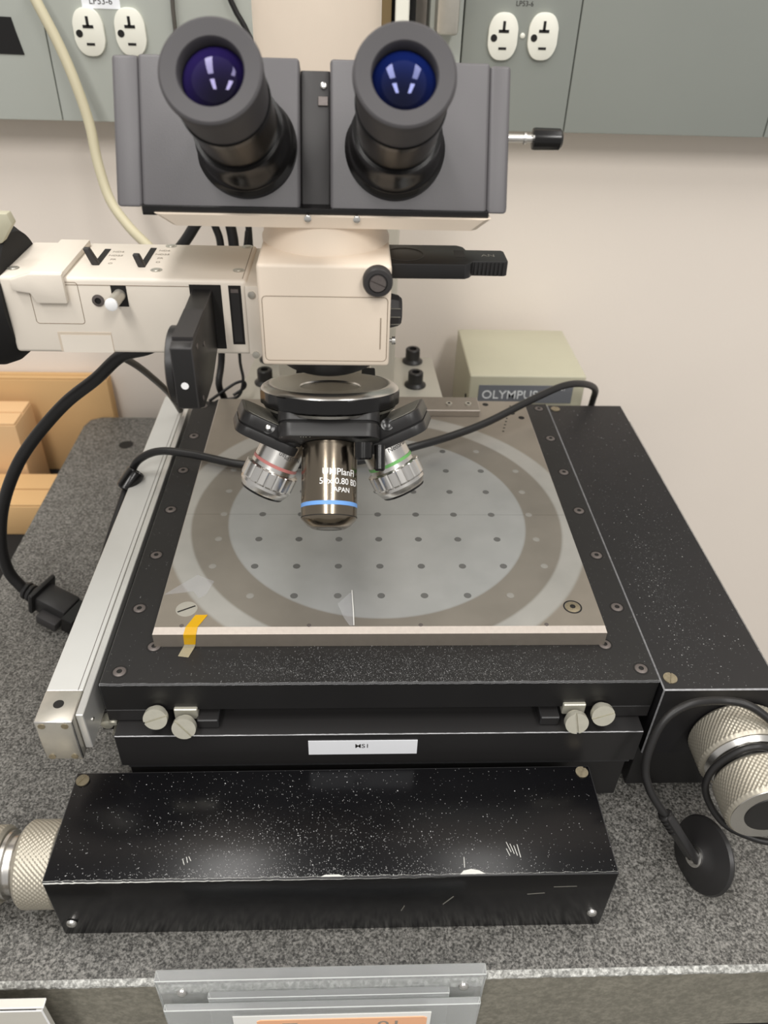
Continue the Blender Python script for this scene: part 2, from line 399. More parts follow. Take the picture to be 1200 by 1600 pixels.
# ------------------------------------------------------------ cardboard boxes left of the slab
def carton(x0, x1, y0, y1, z0, z1, m, label):
    c = thing('cardboard_box', label, 'box', ((x0+x1)/2, (y0+y1)/2, z0), 'cardboard boxes')
    link('carton', box(x0, x1, y0, y1, z0, z1, 1.5, 2), [m, m], c)
    link('top_flap', box(x0+1, x1-1, y0+1, (y0+y1)/2-1, z1, z1+2, .6), [m, m], c)
    link('top_flap', box(x0+1, x1-1, (y0+y1)/2+1, y1-1, z1, z1+2, .6), [m, m], c)
    return c
carton(-440, -282, 452, 468, -72, 44, 'card', 'tall flat tan cardboard box leaning at the wall, behind the granite slab')
carton(-430, -364, 392, 442, -72, 22, 'cardl', 'smaller pale cardboard box in front of the tan one')
carton(-430, -318, 330, 388, -72, -36, 'card', 'low cardboard box nearest the slab edge, under the pale one')

# ------------------------------------------------------------ lamp power supply
def power_supply():
    p = thing('lamp_power_supply', 'pale green grey lamp power supply box behind the stage with white maker lettering', 'power supply', (147, 388, 0))
    link('case', box(92.4, 202, 337, 443, 3, 112, 1.6, 3), ['psu', 'psu'], p)
    link('front_label', box(101.5, 191, 336.5, 337.1, 84, 102.5), 'psulabel', p)
    link('maker_lettering', text_bm('OLYMPUS', 8.6, (1, 0, 0), (0, 0, 1), (131.5, 336.5, 92.2), .3), 'lettering', p)
    link('small_lettering', text_bm('DC01', 3.4, (1, 0, 0), (0, 0, 1), (178, 336.5, 99), .2), 'lettering', p)
    for x in (100, 194):
        for y in (345, 435): link('foot', lathe([(5, 0), (5, 3.2)], (x, y, 0), n=16), 'blackm', p)
    link('vent_plug', lathe([(2.2, 0), (2.2, 1)], (92.4, 350, 84), (-1, 0, 0), 12), 'blackm', p)
power_supply()

# ------------------------------------------------------------ XY stage
stage = thing('measuring_stage', 'large black two axis measuring stage with a square metal chuck plate', 'microscope stage', (0, 100, 0))
frame_m = dusty('black_anodised_dusty', srgb(22, 21, 21), .5, stage, [(0, -119, 60, 14, .9), (80, -119, 45, 14, .5), (-60, -118, 35, 8, .35)], .03, 1000, .42)
cover_m = dusty('black_cover_dusty', srgb(12, 12, 14), .22, stage, [(-30, -190, 70, 16, .28), (-45, -206, 100, 3.5, .9), (-60, -165, 60, 30, .1)], .04, 850, .45)
side_m = dusty('black_side_dusty', srgb(21, 20, 22), .45, stage, [(178, -70, 12, 60, .3), (190, -20, 20, 60, .1)], .05, 800, .36)
cover_m.node_tree.nodes['Principled BSDF'].inputs['Specular IOR Level'].default_value = .25
M['frame'] = frame_m; M['cover'] = cover_m; M['sidec'] = side_m
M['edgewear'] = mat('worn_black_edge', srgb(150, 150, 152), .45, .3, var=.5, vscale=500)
M['edgedark'] = mat('black_edge', srgb(46, 46, 47), .4, var=.3, vscale=500)
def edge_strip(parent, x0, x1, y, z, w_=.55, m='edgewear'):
    """worn arris along a front top edge"""
    t = bmesh.new(); n = 160; rows = []
    for i in range(n+1):
        x = x0+(x1-x0)*i/n; j = random.uniform(-.3, .3) * w_
        rows.append([t.verts.new(Vector(q)) for q in ((x, y+w_+j, z+.06), (x, y-.06, z-w_+j), (x, y+.3, z-w_+j), (x, y+w_+j, z-.3))])
    for a, c in zip(rows, rows[1:]):
        for k in range(4): t.faces.new((a[k], a[(k+1) % 4], c[(k+1) % 4], c[k]))
    t.faces.new(rows[0]); t.faces.new(list(reversed(rows[-1]))); bmesh.ops.recalc_face_normals(t, faces=t.faces)
    return link('worn_edge', t, m, parent)
ZT = 108.3
tf = link('top_frame', box(-154.4, 154.4, -27.9, 290.5, 87, ZT, .5), ['frame', 'edgedark'], stage)
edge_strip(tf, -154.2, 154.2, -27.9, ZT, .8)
for s, x0, x1 in ((-1, -154.2, -129), (1, 129, 154.2)):
    link('frame_end_block', box(x0, x1, -27.7, 290, 78, 87.1, .3), ['blacks', 'edgedark'], stage)
link('recess_plate', box(-129, 129, -8, 280, 77, 87, .2), ['frame', 'edgedark'], stage)
link('dusty_ledge', box(-85, 88, -20, -8, 77, 86, .3), ['frame', 'edgedark'], stage)
lb = link('lower_slide', box(-149.5, 149.5, -38, 270, 50.5, 77.2, .5), ['blacks', 'edgedark'], stage)
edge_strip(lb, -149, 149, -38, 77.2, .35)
link('base_plate', box(-150, 151, -27, 275, 0, 50, .5), ['blacks', 'edgedark'], stage)
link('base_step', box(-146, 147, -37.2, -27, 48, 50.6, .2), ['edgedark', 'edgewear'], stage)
# brackets beside the thumb screws
for x0, x1 in ((-104, -92), (90, 101)):
    link('end_bracket', box(x0, x1, -33, -12, 77.3, 84, .6), ['blacks', 'edgedark'], stage)
    link('bracket_screw', lathe([(2.3, 0), (2.3, 1), (1.2, 1.3)], ((x0+x1)/2+(11 if x0 < 0 else -11), -20, 83), (0, -1, .3), 16), 'screw', stage)
# thumb screws, each with a cut slot
def slotted_head(r, h, slot, depth):
    """disc along +z from 0 to h whose top is split by a slot"""
    b = lathe([(r*.75, -h*.9), (r*.75, 0), (r, 0), (r, h-depth)], n=36)
    for s in (-1, 1):
        pts = []; a0 = math.asin(slot/2/r)
        for k in range(17):
            a = a0 + (PI-2*a0)*k/16; pts.append((r*math.cos(a), s*r*math.sin(a)))
        prism(pts, 'z', h-depth-.01, h, bm=b)
    return b
thumbs = [((-125.3, -33, 88.4), 20), ((-109.8, -36, 83.8), -50), ((108.8, -36, 85.2), -80), ((124.1, -33, 88), 18)]
for (p, ang) in thumbs:
    b = slotted_head(6.6, 3.4, 1.2, 1.2)
    xf(b, frame(p, (0, -1, .3)) @ Matrix.Rotation(math.radians(ang), 4, 'Z'))
    link('thumb_screw', b, 'nickel', stage)
for p in ((-110, -30, 88.5), (109, -30, 90)):
    link('thumb_block', box(p[0]-6.5, p[0]+6.5, p[1], p[1]+14, p[2]-7, p[2]+1.2, .5), ['nickel', 'nickel'], stage)
# countersunk socket screws of the frame (every 50 mm)
def socket_bm():
    b = lathe([(4.6, -.1), (4.6, .07), (3.9, .08), (3.9, -.05)], n=28, mi=[1, 1, 1], caps=False)
    lathe([(3.5, -.1), (3.5, .1), (3.0, .35), (1.5, .42), (1.35, .1)], n=28, mi=[0, 0, 0, 1], bm=b)
    return b
first = None
for k in range(7):
    for s in (-1, 1):
        p = (s*(145.4 if s < 0 else 146.4), -18.5+50.05*k, ZT)
        if first is None: first = link('frame_screw', xf(socket_bm(), Matrix.Translation(p)), ['screw', 'slot'], stage)
        else: inst('frame_screw', first, (p[0], p[1], p[2]+.16), stage)
for x in (-130.3, 130.5): inst('frame_screw', first, (x, .3, ZT+.16), stage)
# chuck plate
def chuck_mat():
    m = bpy.data.materials.new('chuck_metal'); m.use_nodes = True; N = m.node_tree.nodes; L = m.node_tree.links
    b = N['Principled BSDF']; b.inputs['Metallic'].default_value = .55
    tc = N.new('ShaderNodeTexCoord'); tc.object = stage
    mp = N.new('ShaderNodeMapping'); mp.inputs['Location'].default_value = (0, -.010, -.1205); L.new(tc.outputs['Object'], mp.inputs['Vector'])
    nz = N.new('ShaderNodeTexNoise'); nz.inputs['Scale'].default_value = 45; nz.inputs['Detail'].default_value = 4; L.new(tc.outputs['Object'], nz.inputs['Vector'])
    ln = N.new('ShaderNodeVectorMath'); ln.operation = 'LENGTH'; L.new(mp.outputs[0], ln.inputs[0])
    rp = N.new('ShaderNodeValToRGB'); rp.color_ramp.interpolation = 'LINEAR'; e = rp.color_ramp.elements
    sc = N.new('ShaderNodeMath'); sc.operation = 'MULTIPLY'; sc.inputs[1].default_value = 5; L.new(ln.outputs['Value'], sc.inputs[0])
    L.new(sc.outputs[0], rp.inputs[0])
    inner = srgb(176, 177, 176); ann = srgb(144, 138, 129); ring = srgb(182, 180, 175); outer = srgb(152, 144, 133)
    stops = [(0, inner), (.498, inner), (.504, ann), (.618, ann), (.626, ring), (.69, ring), (.70, outer), (1, outer)]
    e[0].position = 0; e[0].color = (*inner, 1); e[1].position = 1; e[1].color = (*outer, 1)
    for p_, c in stops[1:-1]:
        x = e.new(p_); x.color = (*c, 1)
    mr = N.new('ShaderNodeMapRange'); mr.inputs['To Min'].default_value = .86; mr.inputs['To Max'].default_value = 1.12; L.new(nz.outputs['Fac'], mr.inputs['Value'])
    # scribed centre line across the plate
    sx = N.new('ShaderNodeSeparateXYZ'); L.new(mp.outputs[0], sx.inputs[0])
    ab = N.new('ShaderNodeMath'); ab.operation = 'ABSOLUTE'; L.new(sx.outputs[1], ab.inputs[0])
    lt = N.new('ShaderNodeMath'); lt.operation = 'LESS_THAN'; lt.inputs[1].default_value = .0003; L.new(ab.outputs[0], lt.inputs[0])
    sb = N.new('ShaderNodeMath'); sb.operation = 'MULTIPLY_ADD'; sb.inputs[1].default_value = -.25; L.new(lt.outputs[0], sb.inputs[0]); L.new(mr.outputs[0], sb.inputs[2])
    vm = N.new('ShaderNodeVectorMath'); vm.operation = 'SCALE'; L.new(rp.outputs[0], vm.inputs[0]); L.new(sb.outputs[0], vm.inputs['Scale'])
    L.new(vm.outputs[0], b.inputs['Base Color'])
    r2 = N.new('ShaderNodeMapRange'); r2.inputs['To Min'].default_value = .28; r2.inputs['To Max'].default_value = .42; L.new(nz.outputs['Fac'], r2.inputs['Value']); L.new(r2.outputs[0], b.inputs['Roughness'])
    return m
M['chuck'] = chuck_mat()
M['chuckedge'] = mat('machined_chamfer', srgb(172, 163, 154), .5, .4, var=.12, vscale=400)
M['chuckside'] = mat('chuck_side', srgb(140, 132, 122), .45, .5, var=.1, vscale=200)
def chuck_plate():
    t = bmesh.new(); z0, z1, c = ZT+.02, 120.6, 2.6
    lv = [[(-130, 0, z0), (130, 0, z0), (130, 273, z0), (-130, 273, z0)], [(-130, 0, z1-c), (130, 0, z1-c), (130, 273, z1-c*.4), (-130, 273, z1-c*.4)],
          [(-129, c*1.3, z1), (129, c*1.3, z1), (129, 272, z1), (-129, 272, z1)]]
    V = [[t.verts.new(q) for q in l] for l in lv]
    for k in range(2):
        for i in range(4):
            f = t.faces.new((V[k][i], V[k][(i+1) % 4], V[k+1][(i+1) % 4], V[k+1][i])); f.material_index = 2 if k == 0 else 1
    t.faces.new(V[2]); f = t.faces.new(list(reversed(V[0]))); f.material_index = 2
    return link('chuck_plate', t, ['chuck', 'chuckedge', 'chuckside'], stage, smooth=False)
cp = chuck_plate()
M['hole'] = mat('hole_shadow', srgb(92, 92, 90), .6); M['holefaint'] = mat('filled_hole', srgb(150, 148, 142), .5, .4)
h0 = None; h1 = None
for i in range(-4, 5):
    for j in range(-3, 4):
        r = math.hypot(26*i, 27*j)
        if abs(i) == 4 and abs(j) > 2: continue
        faint = r > 101
        src = h1 if faint else h0
        p = (26*i, 110+27*j, 120.66)
        if src is None:
            b = lathe([(2.3, -.05), (2.3, .03), (1.7, .05)], p, n=18)
            o = link('vacuum_hole', b, 'holefaint' if faint else 'hole', cp)
            if faint: h1 = o
            else: h0 = o
        else: inst('vacuum_hole', src, p, cp)
# screws of the chuck plate
b = lathe([(6.2, -.1), (6.2, .1), (5.2, .12)], (-113.5, 18, 120.6), n=36, mi=[0, 0]); 
link('slotted_plug', b, 'steelr', cp)
b = box(-5.4, 5.4, -.5, .5, -.02, .18); xf(b, Matrix.Translation((-113.5, 18, 120.6)) @ Matrix.Rotation(.5, 4, 'Z')); link('plug_slot', b, 'slot', cp)
b = lathe([(5.6, -.1), (5.6, .08), (4.7, .09), (4.7, .0)], (113.6, 19, 120.6), n=36, mi=[1, 1, 1], caps=False); lathe([(4.4, -.1), (4.4, .15), (2.8, .5), (1.7, .5), (1.6, .2)], (113.6, 19, 120.6), n=30, mi=[0, 0, 0, 1], bm=b)
link('plate_screw', b, ['brass', 'slot'], cp)
for p in ((122.6, 244), (95.6, 266), (115.8, 251.5)):
    link('dowel_hole', lathe([(2.6, -.05), (2.6, .06)], (p[0], p[1], 120.6), n=18), 'slot', cp)
for k in range(9):
    link('spring_mark', lathe([(.9, -.05), (.9, .06)], (104+k*1.55, 222+k*5.2, 120.6), n=8), 'slot', cp)
for x in (-114, -42, 22, 95): link('edge_notch', lathe([(1.3, -.05), (1.3, .1)], (x, 4.5, 120.6), n=14), 'screw', cp)
bk = link('rear_clamp_bar', box(-60, 88, 245, 268, 120.6, 126.5, .5), ['chuckside', 'chuckedge'], stage)
for x in (63, 79): link('clamp_screw', lathe([(2.6, -.1), (2.6, 1.4), (1.3, 1.5), (1.3, 1)], (x, 255, 126.4), n=18, mi=[0, 0, 1]), ['steelr', 'slot'], bk)
# right-hand drive cover
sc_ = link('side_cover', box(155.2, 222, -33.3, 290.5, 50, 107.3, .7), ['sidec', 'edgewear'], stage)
for q in ((161.2, -25), (161.4, 283)):
    b = slotted_head(3.9, .6, .8, .5); xf(b, Matrix.Translation((q[0], q[1], 107.3)) @ Matrix.Rotation(1.2, 4, 'Z')); link('cover_screw', b, 'brass', stage)
link('side_cover_foot', box(160, 222, -20, 285, 0, 50, .4), ['blacks', 'blacks'], stage)
# front drive cover (slightly skewed)
def front_cover():
    t = bmesh.new()
    xyz = [(-172, -45), (120.3, -44), (120.3, -108.5), (-172, -108)]
    A = [t.verts.new((x, y, .2)) for x, y in xyz]; B = [t.verts.new((x, y, 54.2)) for x, y in xyz]
    t.faces.new(A); t.faces.new(list(reversed(B)))
    for i in range(4): t.faces.new((A[i], B[i], B[(i+1) % 4], A[(i+1) % 4]))
    bmesh.ops.recalc_face_normals(t, faces=t.faces)
    r = bmesh.ops.bevel(t, geom=list(t.edges), offset=.6, segments=2, profile=.5, affect='EDGES')
    for f in r['faces']: f.material_index = 1
    c = link('front_drive_cover', t, ['cover', 'edgedark'], stage)
    edge_strip(c, -171.5, 119.8, -108.3, 54.2, 1.0, 'chip')
    for q in ((-167.6, -50), (115, -48.5)):
        b = slotted_head(3.6, .6, .8, .5); xf(b, Matrix.Translation((q[0], q[1], 54.2)) @ Matrix.Rotation(1.0, 4, 'Z')); link('cover_screw', b, 'brass', c)
    for q in ((-165.6, 13), (113.6, 13.6)):
        link('dome_screw', lathe([(2.9, 0), (2.7, .8), (1.9, 1.6), (.8, 1.9)], (q[0], -108.3, q[1]), (0, -1, 0), 20), 'steel', c)
    # chips and scratches in the paint
    pts = [(38, -107.6), (40, -105.6), (44, -104.8), (48, -105.6), (51, -107.4)]
    link('paint_chip', prism(pts, 'z', 54.2, 54.32), 'chip', c)
    link('paint_chip', prism([(-33, -107.6), (-31, -106.6), (-24, -106.5), (-21, -107.6)], 'z', 54.2, 54.32), 'chip', c)
    t = bmesh.new(); t.free(); t = None
    for (x, y, dx, dy) in ((66, -96, 5, 7), (67.5, -97, 4, 7), (69, -98, 3, 7), (65, -98, 3.6, 5), (70.5, -99, 2, 9), (-103, -100, 4, 4), (-101.5, -99, 3, 4), (-100, -98, 4, 3), (40.5, -104, -1, 7)):
        q = [(x, y), (x+.35, y), (x-dx*.35+.3, y+dy*.8), (x-dx*.35, y+dy*.8)]
        t = prism(q, 'z', 54.2, 54.27, bm=t)
    link('scratches', t, 'chip', c)
    t = None
    for (x, z, dx, dz) in ((31, 26, 5, 8), (9, 20, 1.5, 5), (75, 35, 9, 1), (88, 42, 12, .3)):
        t = prism([(x, z), (x+.3, z-.2), (x+dx+.3, z+dz-.2), (x+dx, z+dz)], 'y', -108.65, -108.2, bm=t)
    link('front_scratches', t, 'worn', c)
front_cover()
# name label MS1
nl = link('name_label', box(-42, 20, -38.4, -38, 59.6, 71.8), 'labelw', stage)
link('label_lettering', text_bm('MS1', 3.4, (1, 0, 0), (0, 0, 1), (-11.5, -38.4, 67), .12), 'ink', nl)
# knurled knobs
def knob_pair(p, d, r, name):
    k1 = link('knurled_knob', knurl(r, 0, 21, p, d), 'knurled', stage)
    P = Vector(p); D = Vector(d).normalized()
    link('knob_collar', lathe([(r-2, 20.5), (r-4.5, 23.5), (r-7, 24), (r-7, 28), (r-5, 28.5), (r-5, 30.5), (r-7, 31)], p, d, 64), 'steel', k1)
    k2 = link('knurled_knob', knurl(r-2.5, 31, 53, p, d), 'knurled', stage)
    link('knob_face', lathe([(r-4.2, 52.6), (r-4.4, 53.3), (r-10, 53.4)], p, d, 64), 'steel', k2)
    link('knob_inlay', lathe([(r-11.5, 53.3), (r-11.6, 53.8), (r-13, 53.9)], p, d, 48), 'black', k2)
knob_pair((204, -34, 72), (0, -1, 0), 26, 'front')
knob_pair((-173.5, -82, 25.5), (-1, 0, 0), 22.5, 'left')
# linear scale on the left
ls = link('linear_scale', box(-183, -163.5, -28, 306, 73.5, 104.2, .3), ['alu', 'aluedge'], stage)
ls['label'] = 'pale anodised linear scale bar along the left side'
link('scale_rail', box(-162.8, -158.8, -45, 306, 77, 104.6, .4), ['aluedge', 'aluedge'], ls)
link('scale_seam', box(-166.2, -165.9, -28, 306, 104.1, 104.35), 'screw', ls)
eb = link('scale_end_block', box(-183.2, -163.3, -49.5, -28, 73, 104.4, .8, 2), ['steelr', 'steel'], ls)
link('end_block_hole', lathe([(2.8, 0), (2.8, .1)], (-173.6, -37.5, 104.4), n=24), 'slot', ls)
for x in (-179.5, -167.5): 
    for z in (101.3, 75.8): link('end_screw', lathe([(1.9, 0), (1.9, .4), (1, .5)], (x, -49.5, z), (0, -1, 0), 16), 'brass', ls)
link('rail_screw', lathe([(1.2, 0), (1.2, .5)], (-158.8, -36, 90), (1, 0, 0), 14), 'steel', ls)
link('scale_bracket', box(-163, -149.6, -20, 280, 60, 77, .4), ['blacks', 'edgedark'], stage)
link('bracket_pin', lathe([(3.5, 0), (3.5, 7), (2.6, 7.5)], (-157, -19, 72), (0, -1, 0), 20), 'nickel', stage)
link('bracket_pin', lathe([(2.2, 0), (2.2, 6)], (-153.5, -19.5, 63), (0, -1, 0), 20), 'nickel', stage)
link('bracket_pin', lathe([(2.2, 0), (2.2, 9)], (-152.5, -19.5, 78), (0, -1, -.3), 20), 'nickel', stage)
# thin creased film and amber tape lying on the chuck
def film(name, pts, m, label, cat, z=.1):
    t = bmesh.new(); V = [t.verts.new(q) for q in pts]
    c = sum((v.co for v in V), Vector())/len(V); cv = t.verts.new(c)
    for i in range(len(V)): t.faces.new((V[i], V[(i+1) % len(V)], cv))
    ex = bmesh.ops.extrude_face_region(t, geom=list(t.faces))
    for v in [g for g in ex['geom'] if isinstance(g, bmesh.types.BMVert)]: v.co.z += z
    bmesh.ops.recalc_face_normals(t, faces=t.faces)
    return tag(link(name, t, m, smooth=False), label, cat)
def ribbon(left, right, th=.12):
    t = bmesh.new(); rows = []
    for a, c in zip(left, right):
        a = Vector(a); c = Vector(c); rows.append([t.verts.new(a), t.verts.new(c), t.verts.new(c+Vector((0, -th*.4, th))), t.verts.new(a+Vector((0, -th*.4, th)))])
    for r0, r1 in zip(rows, rows[1:]):
        for k in range(4): t.faces.new((r0[k], r0[(k+1) % 4], r1[(k+1) % 4], r1[k]))
    t.faces.new(rows[0]); t.faces.new(list(reversed(rows[-1]))); bmesh.ops.recalc_face_normals(t, faces=t.faces)
    return t
tp = thing('tape_strip', 'strip of amber polyimide tape folded over the front left edge of the chuck plate', 'tape', (-109, 3, 108.4))
link('amber_tape', ribbon([(-107.5, 13, 120.75), (-111.5, 3.2, 120.75), (-112.6, -.3, 118.1), (-112.9, -.5, 110.5)], [(-100.5, 13, 120.75), (-104.8, 3.2, 120.75), (-105.4, -.3, 118.1), (-106.6, -.5, 110.5)], .15), 'tape', tp, smooth=False)
link('clear_tape_end', ribbon([(-112.9, -.5, 110.4), (-113.8, -1.2, 108.7), (-115.5, -7.5, 108.5)], [(-106.6, -.5, 110.4), (-107.3, -1.2, 108.7), (-109.5, -8.5, 108.5)], .12), 'tapeclear', tp, smooth=False)
pf = thing('plastic_film', 'small creased clear plastic film at the front middle of the chuck', 'film', (-17, 14, 120.7))
link('film_sheet', ribbon([(-26, 22, 120.8), (-22, 10, 120.75), (-18.8, 4, 120.75)], [(-17.5, 31, 122.5), (-16.6, 14, 121.8), (-16.4, 4, 120.8)], .1), 'thumbfilm', pf, smooth=False)
link('film_crease', ribbon([(-17.8, 32, 122.4), (-17.0, 14, 121.9), (-16.6, 4, 120.9)], [(-17.2, 32, 122.4), (-16.3, 14, 121.9), (-16.1, 4, 120.9)], .12), 'chip', pf, smooth=False)
film('plastic_film', [(-129, 30, 120.66), (-112, 33, 120.66), (-108, 27, 120.66), (-104, 30, 120.66), (-101, 42, 120.66), (-112, 48, 120.66)], 'thumbfilm', 'thin torn scrap of clear film near the left slotted plug', 'film', .06)

# ------------------------------------------------------------ microscope
mic = thing('microscope', 'beige and charcoal trinocular microscope standing behind and over the stage', 'microscope', (-28, 355, 0))
# riser and column
rs = link('riser_base', prism([(-123, 300), (66, 300), (62, 398), (-112, 398)], 'z', 1, 101, 1), ['bracket', 'bracket'], mic)
for q in ((-98, 340), (41.5, 338), (42, 388), (-98, 388)):
    b = lathe([(10, 0), (10, 1.2), (7.5, 3), (7, 3.5), (7, 13), (6.3, 13.8), (3.6, 13.8), (3.4, 9)], (q[0], q[1], 101), n=28)
    link('cap_screw', b, 'blacks', rs)
link('column', box(-84, 21, 330, 392, 101, 345, 3, 2), ['column', 'column'], mic)
link('support_arm', box(-60, 0, 110, 335, 268, 330, 4, 2), ['beige', 'beige'], mic)
link('nosepiece_bracket', box(-50, -6, 106, 200, 214, 224, 1), ['steelr', 'steelr'], mic)
link('bracket_post', box(-1, 5, 180, 197, 200, 245, 1), ['blackm', 'blackm'], mic)
link('focus_block', box(-58, -2, 196, 335, 205, 262, 3, 2), ['column', 'column'], mic)
# illuminator body (front block)
bd = link('body_housing', box(-61.8, .2, 37, 122, 266.6, 317, 1.8, 3), ['beige', 'beige'], mic)
def groove(x0, x1, z0, z1, y, parent, r=2, w_=.35, notch=False):
    P = []
    for cx, cz, a0 in ((x1-r, z1-r, 0), (x0+r, z1-r, 90), (x0+r, z0+r, 180), (x1-r, z0+r, 270)):
        for k in range(5):
            a = math.radians(a0+90*k/4); P.append((cx+r*math.cos(a), y, cz+r*math.sin(a)))
    P.append(P[0])
    return link('panel_seam', tube(P, w_/2, 6, smooth=False), 'line', parent)
groove(-60, -1.2, 269.6, 302, 36.98, bd)
link('panel_notch', box(-4.6, -4.1, 36.85, 37.1, 276, 292), 'line', bd)
link('front_knob', lathe([(6.9, 0), (6.9, 4), (6.2, 5), (4.5, 5.2), (4.3, 4.6), (3.9, 4.6)], (-6.3, 37, 310.6), (0, -1, 0), 36), 'headd', bd)
b = slotted_head(3.7, 1, .5, .5); xf(b, frame((-6.3, 32.2, 310.6), (0, -1, 0)) @ Matrix.Rotation(-.4, 4, 'Z')); link('knob_screw', b, 'screw', bd)
kn = link('side_dial', lathe([(8.6, 0), (8.6, 1), (7.6, 5), (6.2, 6.6), (5, 6.8)], (.2, 60, 286.5), (1, 0, 0), 12), 'headd', bd, sharp=15)
for a in (-.55, 0, .5):
    link('dial_mark', box(.6, 6, 59.8-8.2*math.cos(a)-.25, 59.8-8.2*math.cos(a)+.1, 286.5+8.2*math.sin(a)-.2, 286.5+8.2*math.sin(a)+.2), 'worn', kn)
link('lock_screw', lathe([(1.1, 0), (1.1, 2.2), (2.3, 2.3), (2.3, 4), (1.8, 4.3)], (.2, 60, 270.5), (1, 0, 0), 20), 'steel', bd)
link('lens_mount', lathe([(29, 266.6), (28.5, 262), (26, 254), (22, 251.5), (18, 251)], (-30.5, 78, 0), (0, 0, 1), 64), 'black', mic)
link('neck', lathe([(31.4, 316), (31.4, 318), (30.4, 319.5), (30.4, 331)], (-31, 79, 0), (0, 0, 1), 72), 'beige', mic)
# analyser slider on the right
sl = prism([(-1, 57), (-1, 86), (35.5, 86.5), (38.5, 84), (39.5, 79.5), (57.5, 79.5), (58.5, 78), (58.5, 63.5), (57, 62.5), (41, 62.5), (39.5, 59.5), (37, 57.5)], 'z', 303.8, 311.2, .5)
sl = link('analyser_slider', sl, ['black', 'blacks'], mic)
link('slider_ring', lathe([(10, -.1), (10, .15), (9.2, .16), (8.6, -.6)], (8, 71, 311.2), n=40), 'blacks', sl)
link('slider_label', box(33, 38, 68, 78, 311.1, 311.3), 'headd', sl)
link('slider_lettering', text_bm('AN', 3.4, (1, .02, 0), (0, 1, 0), (49.5, 71, 311.2), .1), 'worn', sl)
for k in range(8): link('slider_grip', box(42+2*k, 43+2*k, 61.9, 62.6, 304.5, 310.6), 'blacks', sl)
# observation head: frame tilted 28 degrees
TU = Vector((0, .469, .883)); TN = Vector((0, -.883, .469)); H0 = Vector((0, 50, 337))
HM = Matrix((Vector((1, 0, 0)), TU, TN)).transposed().to_4x4(); HM.translation = H0   # local x, u (up the face), n (out of the face)
def hbox(x0, x1, u0, u1, n0, n1, bev, seg=3):
    return xf(box(x0, x1, u0, u1, n0, n1, bev, seg), HM)
def hprism(x0, x1, n1, bev, top=64.3):
    """head slab: face at n1, flat horizontal underside, sloping back"""
    a = H0+TN*n1; bpt = H0+TU*top+TN*n1; c = H0+TU*top-TN*58
    pts = [(a.y, 337 + (a.z-337)), (bpt.y, bpt.z), (c.y, c.z), (c.y, 337)]
    return prism(pts, 'x', x0, x1, bev, 3)
hd = link('head_housing', hprism(-41.3, -28, -5, .8, 61), ['headd', 'headd'], mic)
link('head_half', hprism(-111.8, -41.5, 0, 1.6), ['head', 'head'], mic)
link('head_half', hprism(-28, 43.2, 0, 1.6), ['head', 'head'], mic)
link('head_end_cap', hprism(-123.3, -111.6, -.5, 1.8, 64.0), ['head', 'head'], mic)
link('head_end_cap', hprism(43, 52.6, -.5, 1.8, 63.6), ['head', 'head'], mic)
link('head_underside', prism([(-112, 49), (44, 49), (44, 120), (-112, 120)], 'z', 334, 338.2, .5), ['gloss', 'gloss'], mic)
link('hinge_plate', hbox(-33.5, -29, 46, 50, -5.2, -4.2, .2, 1), ['screw', 'screw'], hd)
link('hinge_screw', xf(lathe([(1.4, 0), (1.4, .8), (.8, 1.1)], (-31, 54.5, -5), n=16), HM), 'steel', hd)
t = bmesh.new()
lo = [(-99.5, 50), (-97, 48), (36, 48), (39, 50), (39, 125), (-99.5, 125)]; hi_ = [(-106.5, 47.8), (-104, 46), (42, 46), (45, 47.8), (45, 125), (-106.5, 125)]
A = [t.verts.new((x, y, 330)) for x, y in lo]; B = [t.verts.new((x, y, 335.5)) for x, y in hi_]
t.faces.new(list(reversed(A))); t.faces.new(B)
for i in range(6): t.faces.new((A[i], A[(i+1) % 6], B[(i+1) % 6], B[i]))
bp_ = link('head_base_plate', t, 'beige', mic)
for x in (-38, -16): link('plate_screw', lathe([(1.6, 0), (1.6, 1), (1, 1.3)], (x, 46.6, 334.6), (0, -1, 0), 14), 'steel', bp_)
link('tube_lever', lathe([(1.9, -14), (1.9, -1.2), (2.6, -1.1), (2.6, 0), (1.9, .1), (1.9, 3), (4.6, 3.2), (4.8, 4.2), (4.6, 15.5), (3.6, 16.6)], (62, 75, 364.2), (1, 0, 0), 28, mi=[0]*5+[1]*4), ['steel', 'gloss'], mic)
def ocular(B, d, lensm, lab):
    B = Vector(B); d = Vector(d).normalized()
    e = link('eyepiece', lathe([(22.5, -3), (22.5, .6), (21, 2.2), (20.6, 3), (20.6, 10), (19.2, 12), (19, 20)], B, d, 72), 'gloss', mic)
    link('barrel', lathe([(17.6, 19), (17.4, 22), (17.4, 40), (18.3, 41), (18.3, 44)], B, d, 72, mi=[0, 1, 1, 0]), ['gloss', 'tubeb'], e)
    link('eyecup', lathe([(16.4, 43), (17.6, 44), (17.9, 48), (18.8, 60), (19.3, 63.5), (19.1, 65), (18.2, 65.6), (12.6, 64.8), (12.1, 64), (12.1, 58.5)], B, d, 72, caps=False), 'rubber', e)
    link('lens', lathe([(12.2, 58), (10.5, 60.2), (7.8, 61.6), (4, 62.7), (1, 63), (.01, 63)], B, d, 72, caps=False), lensm, e, sharp=80)
    mid = B + d*31
    rt = Vector((1, 0, 0)); rt = (rt-d*rt.dot(d)).normalized(); dn = d.cross(rt).normalized()
    dn = -dn if dn.z > 0 else dn
    pos = mid+dn*17.4*.94-rt*6
    return e
cz, sn = math.cos(math.radians(33.5)), math.sin(math.radians(33.5))
ocular((-65.1, 62.7, 360.9), (-.068, -cz, sn), 'lensA', 'left').__setitem__('label', 'left eyepiece with purple lens reflections')
